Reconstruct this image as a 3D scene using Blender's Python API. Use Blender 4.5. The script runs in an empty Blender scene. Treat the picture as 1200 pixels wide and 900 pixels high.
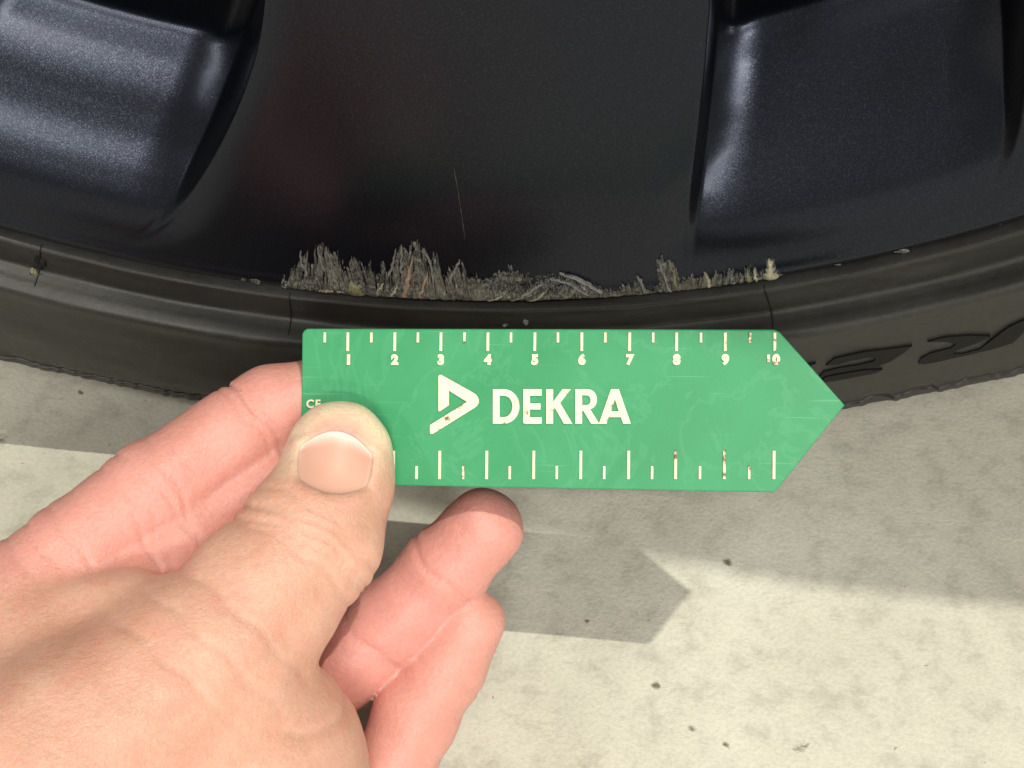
import bpy, bmesh, math, random
import numpy as np
from mathutils import Vector, Matrix
from mathutils.geometry import tessellate_polygon

# ------------------------------------------------------------------ camera
FW = Vector((-0.0329949, 0.6112144, -0.7907771))
RT = Vector((0.9958439, 0.0873070, 0.0259308))
UP = Vector((-0.0848896, 0.7866349, 0.6115548))
CAM = Vector((0.0483451, -0.2114578, 0.3185291))
FPX = 1650.0                                       # focal length in photo pixels (1200 wide)
sc = bpy.context.scene
C = sc.collection
cd = bpy.data.cameras.new('camera')
cam = bpy.data.objects.new('camera', cd)
C.objects.link(cam)
m3 = Matrix((RT, UP, -FW)).transposed()
cam.matrix_world = Matrix.Translation(CAM) @ m3.to_4x4()
cd.sensor_width = 36
cd.lens = FPX / 1200 * 36
cd.clip_start = 0.01
cd.clip_end = 60
sc.camera = cam

# ------------------------------------------------------------------ light
w = bpy.data.worlds.new('World')
sc.world = w
w.use_nodes = True
wb = w.node_tree.nodes['Background']
wb.inputs[0].default_value = (1.0, 0.93, 0.76, 1)
wb.inputs[1].default_value = 0.31


def area(name, loc, target, sx, sy, power, col, spread=math.pi):
    l = bpy.data.lights.new(name, 'AREA')
    l.shape = 'RECTANGLE'
    l.size, l.size_y = sx, sy
    l.energy = power
    l.color = col
    o = bpy.data.objects.new(name, l)
    C.objects.link(o)
    o.location = loc
    o.rotation_euler = (Vector(target) - Vector(loc)).to_track_quat('-Z', 'Y').to_euler()
    return o


area('ceiling_or_fill_lamp', (0.62, -0.19, 2.45), (0.62, -0.19, 0), 0.05, 0.015, 39, (1.0, 0.95, 0.82))
area('ceiling_or_fill_lamp', (0.3, -1.6, 2.45), (0.3, -1.6, 0), 1.2, 0.08, 28, (1.0, 0.97, 0.90))  # added unseen tube, puts highlights in the rim pockets and fills the shade
area('ceiling_or_fill_lamp', (0.5, -3.3, 2.45), (0.5, -3.3, 0), 1.2, 0.08, 100, (1.0, 0.97, 0.90))  # second added tube, farther out, for the pocket highlights
area('ceiling_or_fill_lamp', (0.9, -5.6, 2.45), (0.9, -5.6, 0), 1.2, 0.08, 160, (1.0, 0.97, 0.90))  # farthest added tube, low-angle fill and pocket highlights
area('ceiling_or_fill_lamp', (-2.5, -1.9, 2.45), (-2.5, -1.9, 0), 0.08, 1.2, 34, (1.0, 0.97, 0.90))  # added at the left for a highlight on left-facing spoke fillets
area('ceiling_or_fill_lamp', (2.7, -1.7, 2.45), (2.7, -1.7, 0), 0.08, 1.2, 20, (1.0, 0.97, 0.90))  # added at the right for a highlight on right-facing spoke walls
vs = sc.view_settings
vs.view_transform = 'Standard'
vs.look = 'None'
vs.exposure = 0.0
vs.gamma = 1.0
sc.cycles.max_bounces = 6


# ------------------------------------------------------------------ helpers
def at(x, y, d):
    """world point seen at photo pixel x, y at depth d metres"""
    return CAM + (FW + RT * ((x - 600) / FPX) + UP * ((450 - y) / FPX)) * d


def ray(x, y):
    return FW + RT * ((x - 600) / FPX) + UP * ((450 - y) / FPX)


def link(name, me, mat=None, parent=None):
    o = bpy.data.objects.new(name, me)
    C.objects.link(o)
    if mat:
        if len(me.materials) == 0:
            me.materials.append(mat)
    if parent:
        o.parent = parent
    return o


def tag(o, label=None, cat=None, group=None, kind=None):
    if label:
        o['label'] = label
    if cat:
        o['category'] = cat
    if group:
        o['group'] = group
    if kind:
        o['kind'] = kind
    return o


def empty(name, loc):
    o = bpy.data.objects.new(name, None)
    C.objects.link(o)
    o.location = loc
    o.empty_display_size = 0.02
    return o


def mesh_np(name, V, F, smooth=True):
    me = bpy.data.meshes.new(name)
    V = np.asarray(V, dtype=np.float32)
    F = np.asarray(F, dtype=np.int32)
    k = F.shape[1]
    me.vertices.add(len(V))
    me.vertices.foreach_set('co', V.ravel())
    me.loops.add(F.size)
    me.loops.foreach_set('vertex_index', F.ravel())
    me.polygons.add(len(F))
    me.polygons.foreach_set('loop_start', np.arange(0, F.size, k, dtype=np.int32))
    me.polygons.foreach_set('loop_total', np.full(len(F), k, dtype=np.int32))
    me.update(calc_edges=True)
    me.validate()
    if smooth:
        me.polygons.foreach_set('use_smooth', np.ones(len(me.polygons), dtype=bool))
    return me


def grid_faces(nu, nv, wrap=False):
    i = np.arange(nu if wrap else nu - 1)
    j = np.arange(nv - 1)
    I, J = np.meshgrid(i, j, indexing='ij')
    I2 = (I + 1) % nu
    return np.stack([I * nv + J, I2 * nv + J, I2 * nv + J + 1, I * nv + J + 1], -1).reshape(-1, 4)


def sstep(a, b, x):
    t = np.clip((x - a) / (b - a), 0, 1)
    return t * t * (3 - 2 * t)


def vnoise(x, seed=0):
    """smooth 1d value noise"""
    x = np.asarray(x, float)
    i = np.floor(x).astype(np.int64)
    fr = x - i
    fr = fr * fr * (3 - 2 * fr)

    def h(n):
        return np.modf(np.abs(np.sin(n * 12.9898 + seed * 78.233) * 43758.5453))[0]
    return h(i) * (1 - fr) + h(i + 1) * fr


def vnoise2(x, y, seed=0):
    x = np.asarray(x, float)
    y = np.asarray(y, float)
    i = np.floor(x)
    j = np.floor(y)
    fx = x - i
    fy = y - j
    fx = fx * fx * (3 - 2 * fx)
    fy = fy * fy * (3 - 2 * fy)

    def h(a, b):
        return np.modf(np.abs(np.sin(a * 12.9898 + b * 78.233 + seed * 37.719) * 43758.5453))[0]
    return (h(i, j) * (1 - fx) + h(i + 1, j) * fx) * (1 - fy) + (h(i, j + 1) * (1 - fx) + h(i + 1, j + 1) * fx) * fy


# ------------------------------------------------------------------ materials
class NT:
    def __init__(self, name):
        self.m = bpy.data.materials.new(name)
        self.m.use_nodes = True
        self.t = self.m.node_tree
        self.b = self.t.nodes['Principled BSDF']
        self.o = self.t.nodes['Material Output']

    def n(self, typ, **kw):
        nd = self.t.nodes.new(typ)
        for k, v in kw.items():
            if k in nd.inputs.keys():
                nd.inputs[k].default_value = v
            else:
                setattr(nd, k, v)
        return nd

    def l(self, a, b):
        self.t.links.new(a, b)

    def coord(self, scale=(1, 1, 1), what='Object'):
        tc = self.n('ShaderNodeTexCoord')
        mp = self.n('ShaderNodeMapping')
        mp.inputs['Scale'].default_value = scale
        self.l(tc.outputs[what], mp.inputs['Vector'])
        return mp.outputs[0]

    def noise(self, vec, scale, detail=4, rough=0.55, dist=0.0):
        nd = self.n('ShaderNodeTexNoise')
        nd.inputs['Scale'].default_value = scale
        nd.inputs['Detail'].default_value = detail
        nd.inputs['Roughness'].default_value = rough
        nd.inputs['Distortion'].default_value = dist
        self.l(vec, nd.inputs['Vector'])
        return nd

    def ramp(self, fac, stops):
        r = self.n('ShaderNodeValToRGB')
        e = r.color_ramp.elements
        while len(e) < len(stops):
            e.new(0.5)
        for k, (p, c) in enumerate(stops):
            e[k].position = p
            e[k].color = (*c, 1) if len(c) == 3 else c
        self.l(fac, r.inputs['Fac'])
        return r.outputs['Color']

    def mix(self, fac, a, b, blend='MIX'):
        nd = self.n('ShaderNodeMix', data_type='RGBA', blend_type=blend)
        for s, v in ((0, fac), (6, a), (7, b)):
            if hasattr(v, 'is_linked') or hasattr(v, 'links'):
                self.l(v, nd.inputs[s])
            else:
                nd.inputs[s].default_value = v if s == 0 else (*v, 1)
        return nd.outputs[2]

    def bump(self, height, dist, strength=1.0, prev=None):
        b = self.n('ShaderNodeBump')
        b.inputs['Distance'].default_value = dist
        b.inputs['Strength'].default_value = strength
        self.l(height, b.inputs['Height'])
        if prev:
            self.l(prev, b.inputs['Normal'])
        return b.outputs[0]

    def set(self, **kw):
        for k, v in kw.items():
            s = self.b.inputs[k.replace('_', ' ')]
            if hasattr(v, 'links'):
                self.l(v, s)
            else:
                s.default_value = (*v, 1) if isinstance(v, tuple) and len(v) == 3 and s.type == 'RGBA' else v


G = {}


def make_materials():
    # concrete floor
    a = NT('concrete')
    v = a.coord()
    n1 = a.noise(v, 14, 6, 0.6)
    n2 = a.noise(v, 120, 5, 0.65)
    n3 = a.noise(v, 900, 3, 0.6)
    col = a.ramp(n1.outputs[0], [(0.3, (0.52, 0.505, 0.43)), (0.5, (0.585, 0.57, 0.49)), (0.7, (0.64, 0.63, 0.55))])
    col2 = a.ramp(n2.outputs[0], [(0.3, (0.72, 0.71, 0.68)), (0.5, (1, 1, 1)), (0.72, (1.08, 1.08, 1.06))])
    col = a.mix(0.75, col, col2, 'MULTIPLY')
    col = a.mix(0.35, col, a.ramp(n3.outputs[0], [(0.35, (0.75, 0.74, 0.7)), (0.6, (1, 1, 1))]), 'MULTIPLY')
    spot = None
    for scl, thr, dark in ((110, 0.89, (0.16, 0.14, 0.10)), (330, 0.93, (0.30, 0.27, 0.2)), (60, 0.955, (0.5, 0.46, 0.38))):
        vo = a.n('ShaderNodeTexVoronoi')
        vo.inputs['Scale'].default_value = scl
        wv = a.n('ShaderNodeVectorMath', operation='MULTIPLY_ADD')
        a.l(n2.outputs['Color'], wv.inputs[0])
        wv.inputs[1].default_value = (0.006, 0.006, 0)
        a.l(v, wv.inputs[2])
        a.l(wv.outputs[0], vo.inputs['Vector'])
        sep = a.n('ShaderNodeSeparateColor')
        a.l(vo.outputs['Color'], sep.inputs[0])
        g_ = a.ramp(sep.outputs[0], [(thr, (0, 0, 0)), (thr + 0.005, (1, 1, 1))])
        d_ = a.ramp(vo.outputs['Distance'], [(0.05, (1, 1, 1)), (0.13, (0, 0, 0))])
        f_ = a.mix(1.0, g_, d_, 'MULTIPLY')
        col = a.mix(f_, col, dark)
        spot = f_
    inv = a.n('ShaderNodeInvert')
    a.l(spot, inv.inputs['Color'])
    spot = inv.outputs[0]
    nb = a.bump(n2.outputs[0], 0.0010, 0.32)
    nb = a.bump(n3.outputs[0], 0.0003, 0.6, nb)
    nb = a.bump(spot, 0.0008, 0.8, nb)
    a.set(Base_Color=col, Roughness=0.75, Normal=nb)
    G['concrete'] = a.m

    # satin dark blue-grey metallic wheel paint
    a = NT('wheel_paint')
    v = a.coord()
    vo = a.n('ShaderNodeTexVoronoi')
    vo.inputs['Scale'].default_value = 5600
    a.l(v, vo.inputs['Vector'])
    fl = a.n('ShaderNodeSeparateColor')
    a.l(vo.outputs['Color'], fl.inputs[0])
    flake = a.ramp(fl.outputs[0], [(0.80, (0, 0, 0)), (0.99, (1, 1, 1))])
    n2 = a.noise(v, 22, 5, 0.6)
    base = a.mix(flake, (0.0185, 0.0215, 0.0320), (0.032, 0.036, 0.050))
    nv = a.n('ShaderNodeVectorMath', operation='SUBTRACT')
    a.l(vo.outputs['Color'], nv.inputs[0])
    nv.inputs[1].default_value = (0.5, 0.5, 0.5)
    ns = a.n('ShaderNodeVectorMath', operation='SCALE')
    a.l(nv.outputs[0], ns.inputs[0])
    ns.inputs['Scale'].default_value = 0.075
    geo = a.n('ShaderNodeNewGeometry')
    na = a.n('ShaderNodeVectorMath', operation='ADD')
    a.l(ns.outputs[0], na.inputs[0])
    a.l(geo.outputs['Normal'], na.inputs[1])
    nn = a.n('ShaderNodeVectorMath', operation='NORMALIZE')
    a.l(na.outputs[0], nn.inputs[0])
    # fine hairline scratches
    vs_ = a.coord((900, 900, 18))
    sc_n = a.noise(vs_, 1.0, 2, 0.5)
    rg = a.ramp(n2.outputs[0], [(0.3, (0.26, 0.26, 0.26)), (0.7, (0.32, 0.32, 0.32))])
    a.set(Base_Color=base, Metallic=0.85, Roughness=rg, Normal=nn.outputs[0], Coat_Weight=0.10, Coat_Roughness=0.2, Specular_IOR_Level=0.25)
    dust = a.noise(v, 650, 2, 0.5)
    G['paint'] = a.m

    # dark inner barrel
    a = NT('barrel_paint')
    v = a.coord()
    n = a.noise(v, 60, 5)
    a.set(Base_Color=a.ramp(n.outputs[0], [(0.3, (0.012, 0.014, 0.012)), (0.7, (0.03, 0.033, 0.028))]), Roughness=0.5, Metallic=0.3)
    G['barrel'] = a.m

    # tyre rubber
    a = NT('rubber')
    v = a.coord()
    n1 = a.noise(v, 30, 5, 0.6)
    n2 = a.noise(v, 500, 4, 0.65)
    n3 = a.noise(v, 3000, 2)
    col = a.ramp(n1.outputs[0], [(0.3, (0.012, 0.0118, 0.0112)), (0.7, (0.023, 0.0224, 0.0210))])
    col = a.mix(0.5, col, a.ramp(n2.outputs[0], [(0.35, (0.6, 0.6, 0.6)), (0.65, (1.25, 1.2, 1.1))]), 'MULTIPLY')
    nb = a.bump(n2.outputs[0], 0.0002, 0.5)
    nb = a.bump(n3.outputs[0], 0.00005, 0.5, nb)
    a.set(Base_Color=col, Roughness=a.ramp(n1.outputs[0], [(0.3, (0.42,) * 3), (0.7, (0.58,) * 3)]), Normal=nb)
    G['rubber'] = a.m
    a = NT('letter_rubber')
    v = a.coord()
    n2 = a.noise(v, 600, 3)
    a.set(Base_Color=(0.007, 0.007, 0.007), Specular_IOR_Level=0.22, Roughness=0.7, Normal=a.bump(n2.outputs[0], 0.0001, 0.4))
    G['letter_rubber'] = a.m

    # bare scraped alloy
    a = NT('scraped_alloy')
    v = a.coord()
    vs1 = a.coord((1, 1, 0.40))
    n1 = a.noise(vs1, 1900, 5, 0.75, 0.6)
    n2 = a.noise(v, 260, 4, 0.6)
    n3 = a.noise(v, 70, 3, 0.6)
    c1 = a.ramp(n1.outputs[0], [(0.32, (0.012, 0.012, 0.012)), (0.45, (0.065, 0.063, 0.057)), (0.57, (0.21, 0.205, 0.185)), (0.69, (0.54, 0.52, 0.46))])
    c2 = a.ramp(n2.outputs[0], [(0.35, (0.35, 0.36, 0.33)), (0.65, (1, 1, 1))])
    c = a.mix(0.8, c1, c2, 'MULTIPLY')
    c = a.mix(a.ramp(n3.outputs[0], [(0.50, (0, 0, 0)), (0.68, (0.6,) * 3)]), c, (0.24, 0.215, 0.17))
    a.set(Base_Color=c, Metallic=0.35, Roughness=0.55, Normal=a.bump(n1.outputs[0], 0.0004, 0.8))
    G['scrape'] = a.m
    for nm, colr in (('flake_tan', (0.40, 0.28, 0.20)), ('flake_olive', (0.20, 0.19, 0.11)), ('flake_grey', (0.24, 0.24, 0.23)), ('flake_ivory', (0.42, 0.39, 0.29))):
        a = NT(nm)
        vs1 = a.coord((1, 1, 0.3))
        n1 = a.noise(vs1, 1400, 4, 0.7)
        c = a.mix(0.85, colr, a.ramp(n1.outputs[0], [(0.3, (0.3, 0.3, 0.28)), (0.6, (1, 1, 1)), (0.75, (1.25, 1.25, 1.25))]), 'MULTIPLY')
        a.set(Base_Color=c, Metallic=0.25, Roughness=0.5, Normal=a.bump(n1.outputs[0], 0.0003, 0.7))
        G[nm] = a.m

    # ruler
    a = NT('green_plastic')
    v = a.coord()
    n1 = a.noise(v, 45, 5, 0.6)
    n2 = a.noise(v, 900, 3)
    vs1 = a.coord((60, 900, 60))
    n4 = a.noise(a.coord(), 28, 4, 0.6, 2.5)
    col = a.ramp(n1.outputs[0], [(0.25, (0.027, 0.250, 0.098)), (0.5, (0.034, 0.282, 0.116)), (0.75, (0.048, 0.315, 0.138))])
    sm = a.ramp(n4.outputs[0], [(0.47, (0, 0, 0)), (0.50, (0.18,) * 3), (0.53, (0, 0, 0))])
    col = a.mix(sm, col, (0.12, 0.42, 0.23))
    for rot, sx in ((0.5, 38), (-0.35, 30), (1.2, 34)):
        tc = a.n('ShaderNodeTexCoord')
        mp = a.n('ShaderNodeMapping')
        mp.inputs['Rotation'].default_value = (0, 0, rot)
        mp.inputs['Scale'].default_value = (sx, 1500, 1)
        a.l(tc.outputs['Object'], mp.inputs['Vector'])
        ns_ = a.noise(mp.outputs[0], 1.0, 1, 0.4)
        col = a.mix(a.ramp(ns_.outputs[0], [(0.735, (0, 0, 0)), (0.77, (0.35,) * 3)]), col, (0.16, 0.45, 0.27))
    a.set(Base_Color=col, Roughness=a.ramp(n1.outputs[0], [(0.3, (0.38,) * 3), (0.7, (0.52,) * 3)]), Normal=a.bump(n2.outputs[0], 0.00004, 0.5),
          Specular_IOR_Level=0.4)
    G['green'] = a.m
    a = NT('cream_print')
    v = a.coord()
    n1 = a.noise(v, 420, 4, 0.6)
    n2 = a.noise(v, 130, 2, 0.5)
    mm = a.n('ShaderNodeMath', operation='ADD')
    a.l(n1.outputs[0], mm.inputs[0])
    a.l(n2.outputs[0], mm.inputs[1])
    col = a.ramp(mm.outputs[0], [(0.70, (0.16, 0.10, 0.06)), (0.80, (0.80, 0.72, 0.52)), (1.0, (0.84, 0.77, 0.57))])
    a.set(Base_Color=col, Roughness=0.5)
    G['cream'] = a.m
    a = NT('cream_worn_print')
    v = a.coord()
    n1 = a.noise(v, 700, 4, 0.6)
    col = a.ramp(n1.outputs[0], [(0.40, (0.20, 0.10, 0.05)), (0.52, (0.80, 0.72, 0.52))])
    a.set(Base_Color=col, Roughness=0.55)
    G['cream_worn'] = a.m

    # skin
    a = NT('skin')
    v = a.coord()
    at_ = a.n('ShaderNodeAttribute')
    at_.attribute_name = 'red'
    n1 = a.noise(v, 90, 4, 0.55)
    n2 = a.noise(v, 700, 4, 0.6)
    n3 = a.noise(v, 3500, 2, 0.6)
    vo = a.n('ShaderNodeTexVoronoi')
    vo.inputs['Scale'].default_value = 1100
    a.l(v, vo.inputs['Vector'])
    c1 = a.ramp(n1.outputs[0], [(0.3, (0.63, 0.35, 0.255)), (0.7, (0.73, 0.45, 0.345))])
    c = a.mix(at_.outputs['Fac'], c1, (0.70, 0.33, 0.29))
    c = a.mix(0.25, c, a.ramp(n2.outputs[0], [(0.3, (0.75, 0.66, 0.62)), (0.6, (1, 1, 1))]), 'MULTIPLY')
    at2 = a.n('ShaderNodeAttribute')
    at2.attribute_name = 'pale'
    c = a.mix(at2.outputs['Fac'], c, (0.90, 0.77, 0.56))
    vo.feature = 'DISTANCE_TO_EDGE'
    wv = a.n('ShaderNodeVectorMath', operation='MULTIPLY_ADD')
    a.l(n2.outputs['Color'], wv.inputs[0])
    wv.inputs[1].default_value = (0.0012, 0.0012, 0.0012)
    a.l(v, wv.inputs[2])
    a.l(wv.outputs[0], vo.inputs['Vector'])
    line = a.ramp(vo.outputs['Distance'], [(0.0, (0, 0, 0)), (0.16, (1, 1, 1))])
    nm = a.noise(v, 160, 3, 0.6)
    c = a.mix(a.ramp(nm.outputs[0], [(0.45, (0, 0, 0)), (0.75, (0.45,) * 3)]), c, (0.70, 0.30, 0.24))
    c = a.mix(0.12, c, a.ramp(vo.outputs['Distance'], [(0.0, (0.62, 0.5, 0.45)), (0.14, (1, 1, 1))]), 'MULTIPLY')
    nb = a.bump(line, 0.00010, 0.32)
    nb = a.bump(n2.outputs[0], 0.0005, 0.5, nb)
    a.set(Base_Color=c, Roughness=0.46, Normal=nb, Subsurface_Weight=0.6, Subsurface_Radius=(1.0, 0.32, 0.16), Subsurface_Scale=0.0028)
    G['skin'] = a.m
    a = NT('nail')
    at_ = a.n('ShaderNodeAttribute')
    at_.attribute_name = 'tipw'
    v = a.coord()
    n1 = a.noise(v, 300, 3)
    c = a.mix(at_.outputs['Fac'], (0.67, 0.39, 0.30), (0.80, 0.62, 0.55))
    a.set(Base_Color=c, Roughness=0.42, Subsurface_Weight=0.4, Subsurface_Radius=(1.0, 0.4, 0.25), Subsurface_Scale=0.0015, Normal=a.bump(n1.outputs[0], 0.0001, 0.2))
    G['nail'] = a.m
    a = NT('rust')
    v = a.coord()
    n1 = a.noise(v, 400, 4)
    a.set(Base_Color=a.ramp(n1.outputs[0], [(0.35, (0.10, 0.045, 0.02)), (0.65, (0.32, 0.17, 0.08))]), Roughness=0.8)
    G['rust'] = a.m
    a = NT('disc_steel')
    a.set(Base_Color=(0.10, 0.10, 0.10), Metallic=0.8, Roughness=0.45)
    G['steel'] = a.m
    a = NT('car_paint')
    v = a.coord()
    n1 = a.noise(v, 200, 3)
    a.set(Base_Color=(0.03, 0.034, 0.04), Metallic=0.4, Roughness=a.ramp(n1.outputs[0], [(0.3, (0.22,) * 3), (0.7, (0.28,) * 3)]), Coat_Weight=0.5)
    G['carpaint'] = a.m


make_materials()

# ------------------------------------------------------------------ the floor
bm = bmesh.new()
bmesh.ops.create_grid(bm, x_segments=8, y_segments=8, size=3.0)
me = bpy.data.meshes.new('floor')
bm.to_mesh(me)
bm.free()
tag(link('floor', me, G['concrete']), kind='structure')

# ------------------------------------------------------------------ the wheel
RZ = 0.335                                          # height of the wheel centre
wheel = tag(empty('wheel', (0, 0.1, 0)), 'dark satin alloy wheel with kerb-scraped rim and low-profile black tyre', 'wheel')
wheel_inv = Matrix.Translation((0, -0.1, 0))


def wp(o):
    o.parent = wheel
    o.matrix_parent_inverse = wheel_inv
    return o


def cyl(r, ph, y):
    """r, phi (radians from straight down), y -> xyz arrays"""
    return np.stack([r * np.sin(ph), y + 0 * r, RZ - r * np.cos(ph)], -1)


LR = np.array([8, 18.1, 19.1, 20.2, 21.7, 23.2, 24.5, 25.05, 25.5, 25.8, 26.3]) / 100
LP = np.array([-3.0, -3.9, -4.28, -5.04, -6.34, -7.78, -9.14, -10.02, -11.3, -13.5, -17.0])
RR = np.array([8, 18.6, 19.7, 21.1, 22.6, 24.0, 25.3, 26.3]) / 100
RP = np.array([23.5, 21.8, 20.9, 19.7, 18.5, 17.5, 16.8, 16.2])
PD_R = np.array([0.0, 21.0, 21.3, 21.9, 22.4, 22.9, 23.3, 24.0, 24.6, 25.3, 25.85, 27.0]) / 100
PD_D = np.array([2.72, 2.72, 2.56, 2.06, 1.69, 1.39, 1.14, 0.61, 0.27, 0.06, 0.0, 0.0]) / 100


SPOKES = [0.0, 42.3, -42.3] + [42.3 + 275.4 / 7 * q for q in range(1, 7)]


def smooth_interp(x, xs, ys):
    # monotone cubic (pchip-like) interpolation
    h = np.diff(xs)
    d = np.diff(ys) / h
    mm = np.zeros(len(xs))
    mm[1:-1] = np.where(d[1:] * d[:-1] > 0, 2 * d[1:] * d[:-1] / (d[1:] + d[:-1] + 1e-12), 0)
    mm[0], mm[-1] = d[0], d[-1]
    k = np.clip(np.searchsorted(xs, x) - 1, 0, len(h) - 1)
    t = np.clip((x - xs[k]) / h[k], 0, 1)
    return ((2 * t**3 - 3 * t**2 + 1) * ys[k] + (t**3 - 2 * t**2 + t) * h[k] * mm[k]
            + (-2 * t**3 + 3 * t**2) * ys[k + 1] + (t**3 - t**2) * h[k] * mm[k + 1])


def rim_y(r, phd):
    """depth of the wheel face behind its front plane, and window mask depth"""
    fl_ = smooth_interp(r, LR, LP)
    fr_ = smooth_interp(r, RR, RP)
    mid = 0.5 * (LP[1] + RP[1])
    k = np.pi / 180
    e = np.full(np.shape(phd), 9.0)
    # nine spokes
    for c in SPOKES:
        loc = np.mod(phd - mid - c + 180, 360) - 180 + mid
        e = np.minimum(e, np.maximum(fl_ - loc, loc - fr_) * k * r)   # > 0 in a pocket
    D = smooth_interp(r, PD_R, PD_D)
    wall = 0.0034
    t = np.clip(e / wall, 0, 1)
    W = 0.70 * t * t * (3 - 2 * t) + 0.30 * (1 - (1 - np.clip(e / 0.014, 0, 1)) ** 2)
    y = D * W
    # spoke face: soft rounding near its edge, tiny crown
    fade = sstep(0.2585, 0.245, r)
    q = np.clip((0.009 + e) / 0.009, 0, 1)
    y = y + np.where(e < 0, q * q * 0.0014, 0.0014 * np.clip(1 - e / wall, 0, 1) ** 1) * fade
    y = y + 0.0010 * sstep(0.25, 0.17, r)
    # rim lip
    y = y - 0.0006 * np.exp(-((r - 0.2590) / 0.0016) ** 2)
    y = y + 0.0018 * np.clip((r - 0.2603) / 0.0017, 0, 1) ** 2
    # window through the face, rounded corners
    rw = 0.2125
    a_ = (rw - r) / 0.006
    b_ = (e - 0.0036) / 0.006
    c_ = np.minimum((r - 0.085) / 0.006, 3)
    s = np.minimum(np.minimum(a_, b_), 1.0)
    corner = 1 - np.sqrt(np.clip(1 - a_, 0, None) ** 2 + np.clip(1 - b_, 0, None) ** 2)
    s = np.minimum(np.where((a_ < 1) & (b_ < 1), corner, s), c_)
    s = s * 0.006
    well = sstep(0.0, 0.0026, s) * 0.030 + sstep(-0.0016, 0.0010, s) * 0.0008
    return y + well, s


def build_rim():
    ph = np.concatenate([np.linspace(-180, -32, 220, endpoint=False), np.linspace(-32, 46, 900, endpoint=False),
                         np.linspace(46, 180, 200, endpoint=False)])
    rr = np.concatenate([np.linspace(0.05, 0.165, 40, endpoint=False), np.linspace(0.165, 0.2585, 210, endpoint=False),
                         np.linspace(0.2585, 0.262, 14)])
    PH, Rg = np.meshgrid(ph, rr, indexing='ij')
    Y, S = rim_y(Rg, PH)
    V = cyl(Rg, np.radians(PH), Y).reshape(-1, 3)
    nu, nv = PH.shape
    F = grid_faces(nu, nv, wrap=True)
    sv = S.reshape(-1)
    keep = ~(sv[F] > 0.0024).all(1)
    F = F[keep]
    # flange rolled back behind the lip
    base = len(V)
    extra = []
    for (r, y) in ((0.2623, 0.0032), (0.2622, 0.0060), (0.2600, 0.0105), (0.2560, 0.0130)):
        extra.append(cyl(np.full(nu, r), np.radians(ph), np.full(nu, y)))
    V = np.concatenate([V] + extra)
    i = np.arange(nu)
    i2 = (i + 1) % nu
    prev = i * nv + nv - 1
    prev2 = i2 * nv + nv - 1
    Fs = [F]
    for k in range(len(extra)):
        cur = base + k * nu + i
        cur2 = base + k * nu + i2
        Fs.append(np.stack([prev, prev2, cur2, cur], -1))
        prev, prev2 = cur, cur2
    F = np.concatenate(Fs)
    me = mesh_np('rim', V, F)
    return link('rim', me, G['paint'])


rim = wp(build_rim())


def revolve(name, prof, mat, ph=None, fn=None):
    if ph is None:
        ph = np.linspace(-np.pi, np.pi, 721)[:-1]
    prof = np.array(prof, float)
    r, y = prof[:, 0], prof[:, 1]
    PH, Rg = np.meshgrid(ph, r, indexing='ij')
    Yg = np.broadcast_to(y, PH.shape)
    V = cyl(Rg, PH, Yg)
    if fn:
        V = fn(V, PH, Rg, Yg)
    me = mesh_np(name, V.reshape(-1, 3), grid_faces(len(ph), len(r), wrap=True))
    return link(name, me, mat)


barrel = wp(revolve('rim_barrel', [(0.2560, 0.0130), (0.2380, 0.0200), (0.2310, 0.0300), (0.2290, 0.045), (0.2235, 0.060), (0.2225, 0.085),
                                   (0.2290, 0.100), (0.2300, 0.19), (0.252, 0.21), (0.26, 0.212)], G['barrel']))
disc = wp(revolve('brake_disc', [(0.085, 0.108), (0.165, 0.108), (0.167, 0.110), (0.167, 0.126), (0.165, 0.128), (0.085, 0.128)], G['steel'],
                  np.linspace(-np.pi, np.pi, 181)[:-1]))
cap = wp(revolve('hub_cap', [(0.0005, -0.004), (0.030, -0.003), (0.034, 0.000), (0.036, 0.004), (0.052, 0.004)], G['paint'], np.linspace(-np.pi, np.pi, 121)[:-1]))


# tyre: rubber lip, rim protector rib, low sidewall, shoulder, tread
def catmull(P, n=10):
    P = [np.array(p, float) for p in P]
    P = [2 * P[0] - P[1]] + P + [2 * P[-1] - P[-2]]
    out = []
    for i in range(1, len(P) - 2):
        for t in np.linspace(0, 1, n, endpoint=False):
            out.append(0.5 * ((2 * P[i]) + (-P[i - 1] + P[i + 1]) * t + (2 * P[i - 1] - 5 * P[i] + 4 * P[i + 1] - P[i + 2]) * t * t
                              + (-P[i - 1] + 3 * P[i] - 3 * P[i + 1] + P[i + 2]) * t**3))
    out.append(P[-2])
    return np.array(out)


TP = catmull([(0.2590, 0.0120), (0.2618, 0.0068), (0.2632, 0.0015), (0.2638, -0.0004), (0.2641, -0.0008), (0.2643, -0.0004), (0.2646, -0.0008),
              (0.2670, -0.0004), (0.2705, -0.0001), (0.2722, -0.0004), (0.2730, -0.0020), (0.2735, -0.0040), (0.2742, -0.0056), (0.2755, -0.0062), (0.2772, -0.0059),
              (0.2797, -0.0054), (0.2860, -0.0051), (0.2950, -0.0046), (0.3030, -0.0034), (0.3055, -0.0026), (0.3062, -0.0030), (0.3085, -0.0022),
              (0.3095, -0.0006), (0.3150, 0.0030), (0.3240, 0.0110), (0.3320, 0.0220), (0.3360, 0.0350), (0.3370, 0.0600), (0.3370, 0.1900),
              (0.3300, 0.2150), (0.3000, 0.2300), (0.2600, 0.2150)], 6)


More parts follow.
